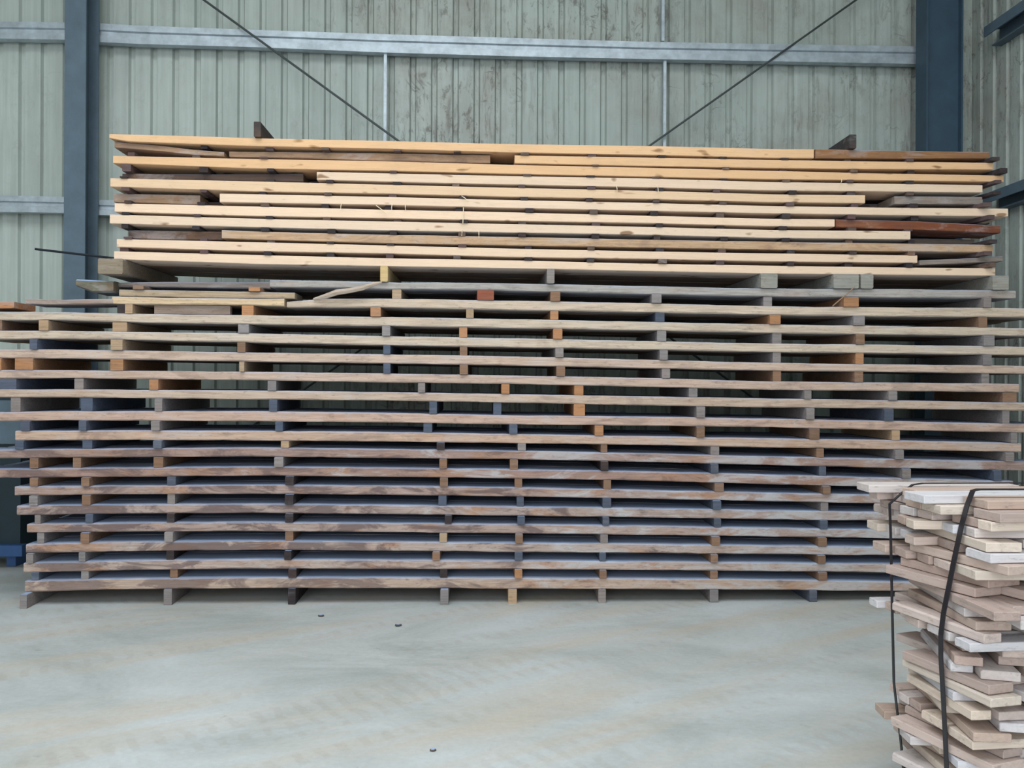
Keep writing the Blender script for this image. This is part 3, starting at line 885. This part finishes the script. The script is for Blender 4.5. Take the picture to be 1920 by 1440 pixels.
def piece(pts, z, colr, wany):
    m = MB()
    c = 0.002
    t = TH - prnd.uniform(0, 0.002)
    cx = sum(p[0] for p in pts) / 4; cy = sum(p[1] for p in pts) / 4
    lx = (pts[1][0] - pts[0][0], pts[1][1] - pts[0][1])
    L = math.hypot(*lx)
    ux, uy = lx[0] / L, lx[1] / L
    W = math.hypot(pts[3][0] - pts[0][0], pts[3][1] - pts[0][1])
    rg = []
    for e in (-L / 2, -L / 2 + c, L / 2 - c, L / 2):
        k = c if abs(e) == L / 2 else 0.0
        w2 = W / 2 - k
        ch = 0.002 + wany
        prof = [(-w2 + .002, k), (w2 - .002, k), (w2, .002 + k), (w2, t - ch), (w2 - ch, t - k), (-w2 + .002, t - k), (-w2, t - .002 - k), (-w2, .002 + k)]
        rg.append([(e, b, h) for b, h in prof])
    m.loft(rg)
    o = m.obj('offcut', WOOD_CUT, recentre=False)
    o.location = (cx, cy, z)
    o.rotation_euler = (0, 0, math.atan2(uy, ux))
    o.color = colr
    return o
SPATH = {}
def strap_x(k, z):
    """left face of strap k at height z"""
    pts = SPATH[k]
    for (xa3, za3), (xb3, zb3) in zip(pts, pts[1:]):
        if za3 <= z <= zb3 and zb3 > za3:
            return xa3 + (xb3 - xa3) * (z - za3) / (zb3 - za3)
    return pts[0][0] if z < pts[0][1] else pts[-1][0]
def min_x(rc4, y0, y1):
    best = None
    for i in range(4):
        (xa3, ya3), (xb3, yb3) = rc4[i], rc4[(i + 1) % 4]
        for n in range(21):
            t = n / 20
            y = ya3 + (yb3 - ya3) * t
            if y0 <= y <= y1:
                x = xa3 + (xb3 - xa3) * t
                best = x if best is None else min(best, x)
    return best
def fit(rc4, z):
    """shift a piece right until neither strap cuts into it"""
    sh = 0.0
    for k, Y, w in ((0, Y1, 0.010), (1, Y2, 0.015)):
        x = min_x(rc4, Y - w - 0.002 if k == 0 else -9, Y + w + 0.002)
        if x is not None:
            lim = max(strap_x(k, z), strap_x(k, z + TH)) + 0.006
            sh = max(sh, lim - x)
    return sh
Y1 = BYB - 0.075
Y2 = BYF + 0.07
def sp(px, py, Y):
    X, Z = on_y(px, py, Y); return (X, Y, Z)
p1 = [sp(1696, 1470, Y1), sp(1690, 1400, Y1), sp(1676, 1280, Y1), sp(1673, 1150, Y1), sp(1670, 1000, Y1), sp(1668, 945, Y1), sp(1690, 925, Y1), sp(1711, 909, Y1), sp(1730, 906.0, Y1), sp(1990, 905, Y1)]
p2 = [sp(1776, 1470, Y2), sp(1772, 1375, Y2), sp(1768, 1300, Y2), sp(1764, 1230, Y2), sp(1764, 1190, Y2), sp(1769, 1150, Y2), sp(1778, 1105, Y2), sp(1790, 1045, Y2), sp(1803, 985, Y2), sp(1813, 948, Y2), sp(1824, 920, Y2), sp(1835, 917.5, Y2), sp(2020, 917, Y2)]
SPATH[0] = [(p[0], p[2]) for p in p1[:9]]
SPATH[1] = [(p[0], p[2]) for p in p2[:12]]
TOPZ = min(p1[-1][2], p2[-1][2])
# one long piece laid along the back of the top, poking out left
XL = on_y(1622, 908, Y1 + 0.07)[0]
LONG = rect(XL + 0.27, Y1 + 0.082, 0.54, 0.105, math.radians(-1.5))
o = piece(LONG, zbase + (nlay - 1) * PIT, jit(BC[1], 3), 0)
tag(o, 'long pale offcut lying crosswise on top of the strapped bundle, at the back', 'offcut', 'offcuts in the strapped bundle')
for li in range(nlay):
    z = zbase + li * PIT
    down = nlay - li
    cross = prnd.random() < (0.5 if down <= 6 else 0.20)
    if down in (1, 2, 4): cross = True
    th0 = math.radians(prnd.uniform(-16, 22) if down > 7 else prnd.uniform(-9, 14))
    done = []
    if cross:
        y = BYF - prnd.uniform(-0.01, 0.07)
        while y < BYB + 0.02 and len(done) < 6:
            W = prnd.choice([0.06, 0.075, 0.09, 0.12])
            L = prnd.uniform(0.42, 0.54)
            th = th0 * 0.6 + math.radians(prnd.uniform(-5, 3))
            for tr in range(8):
                cxx = BX0 + L / 2 + prnd.uniform(-0.025, 0.05)
                rc_ = rect(cxx, y + W / 2 + 0.004 + tr * 0.006, L, W, th)
                f = fit(rc_, z)
                if f > 0:
                    rc_ = [(p[0] + f + prnd.uniform(0, 0.012), p[1]) for p in [(q[0], q[1]) for q in rc_]] if False else rect(cxx + f + 0.002, y + W / 2 + 0.004 + tr * 0.006, L, W, th)
                if not any(hit(rc_, d[0]) for d in done) and not (down == 1 and hit(rc_, LONG)):
                    done.append((rc_, 0)); break
            y += W + prnd.choice([0.006, 0.012, 0.03])
    else:
        x = BX0 - 0.02 + prnd.uniform(0.0, 0.03) + (0.07 if prnd.random() < 0.3 else 0)
        first = True
        while x < BX0 + BXW and len(done) < 7:
            W = prnd.choice([0.065, 0.08, 0.095, 0.11, 0.13])
            L = prnd.uniform(0.34, 0.50)
            th = math.pi / 2 + th0 + math.radians(prnd.uniform(-3, 3))
            for tr in range(10):
                cy = (BYF + BYB) / 2 + prnd.uniform(-0.14, 0.06)
                cxx = x + W / 2 + 0.004 + tr * 0.006
                rc_ = rect(cxx, cy, L, W, th)
                f = fit(rc_, z)
                if f > 0:
                    rc_ = rect(cxx + f + 0.002, cy, L, W, th)
                    x += f
                if not any(hit(rc_, d[0]) for d in done):
                    done.append((rc_, 0)); first = False; break
            x += W + prnd.choice([0.004, 0.012, 0.04])
    for i, (rc_, _z) in enumerate(done):
        tone = prnd.randrange(len(BC))
        o = piece(rc_, z, jit(BC[tone], 6), prnd.choice([0, 0, 0, 0.004]))
        way = 'from the front' if cross else 'from left'
        pos = f'{ordw(i + 1)} {way}' if i else ('frontmost' if cross else 'leftmost')
        nmw = ['pinkish', 'pale', 'tan', 'whitish', 'dull pink', 'cream'][tone]
        tag(o, f'{nmw} offcut, {pos} in the {ordw(down)} course down the strapped bundle', 'offcut', 'offcuts in the strapped bundle')
# skids under the bundle
for i, (yy, w) in enumerate(((BYF + 0.10, 'front'), (BYB - 0.08, 'rear'))):
    m = MB(); m.box(BX0 + 0.12, BX0 + BXW, yy - 0.04, yy + 0.04, 0.0005, zbase - 0.001); o = m.obj('skid', WOOD_CUT); o.color = BC[4]
    tag(o, f'squared skid on the floor under the {w} of the strapped bundle', 'skid')

def strap(pts, w, label):
    """flat plastic band following pts (X, Y, Z) round the bundle"""
    m = MB(); rings = []
    t = 0.0016
    for i, p in enumerate(pts):
        p = Vector(p)
        d = (Vector(pts[min(i + 1, len(pts) - 1)]) - Vector(pts[max(i - 1, 0)])).normalized()
        side = Vector((0, 1, 0))
        nrm = d.cross(side).normalized()
        rings.append([p + side * w / 2 + nrm * t, p - side * w / 2 + nrm * t, p - side * w / 2 - nrm * t, p + side * w / 2 - nrm * t])
    m.loft(rings)
    return tag(m.obj('packing_strap', BLACK), label, 'strap')
x0 = p1[0][0]
XR = BX0 + BXW + 0.14
p1 = [(x0, Y1, 0.11)] + p1[:9] + [(XR, Y1, p1[8][2] + 0.002), (XR + 0.01, Y1, 0.9), (XR + 0.01, Y1, 0.11)]
strap(p1, 0.014, 'narrow black strap round the far left of the offcut bundle')
p2 = [(p2[0][0], Y2, 0.11)] + p2[:12] + [(XR, Y2, p2[11][2]), (XR + 0.01, Y2, 0.9), (XR + 0.01, Y2, 0.11)]
strap(p2, 0.024, 'wide black strap down the near side of the offcut bundle')

# ------------------------------------------------------------------ light: daylight through the open front of the shed
w = bpy.data.worlds.new('daylight')
S.world = w
w.use_nodes = True
nt = w.node_tree
bg = nt.nodes['Background']
bg.inputs[0].default_value = (0.91, 0.97, 1.0, 1)
bg.inputs[1].default_value = 4.3
L = bpy.data.lights.new('door_daylight', 'AREA')
L.shape = 'RECTANGLE'
L.size, L.size_y = DX1 - DX0, DZ
L.cycles.is_portal = True
lo = bpy.data.objects.new('door_daylight', L)
lo.location = ((DX0 + DX1) / 2, FY - 0.12, DZ / 2)
lo.rotation_euler = (math.radians(90), 0, 0)
COL.objects.link(lo)
L2 = bpy.data.lights.new('skylight_daylight', 'AREA')
L2.shape = 'RECTANGLE'
L2.size, L2.size_y = SKX1 - SKX0, SKY1 - SKY0
L2.cycles.is_portal = True
lo2 = bpy.data.objects.new('skylight_daylight', L2)
lo2.location = ((SKX0 + SKX1) / 2, (SKY0 + SKY1) / 2, HZ + 0.12)
COL.objects.link(lo2)

vs = S.view_settings
vs.view_transform = 'Standard'
vs.look = 'None'
vs.exposure = 0.0
vs.gamma = 1.0
vs.use_curve_mapping = False
S.cycles.use_denoising = True
S.cycles.max_bounces = 5
S.cycles.diffuse_bounces = 3
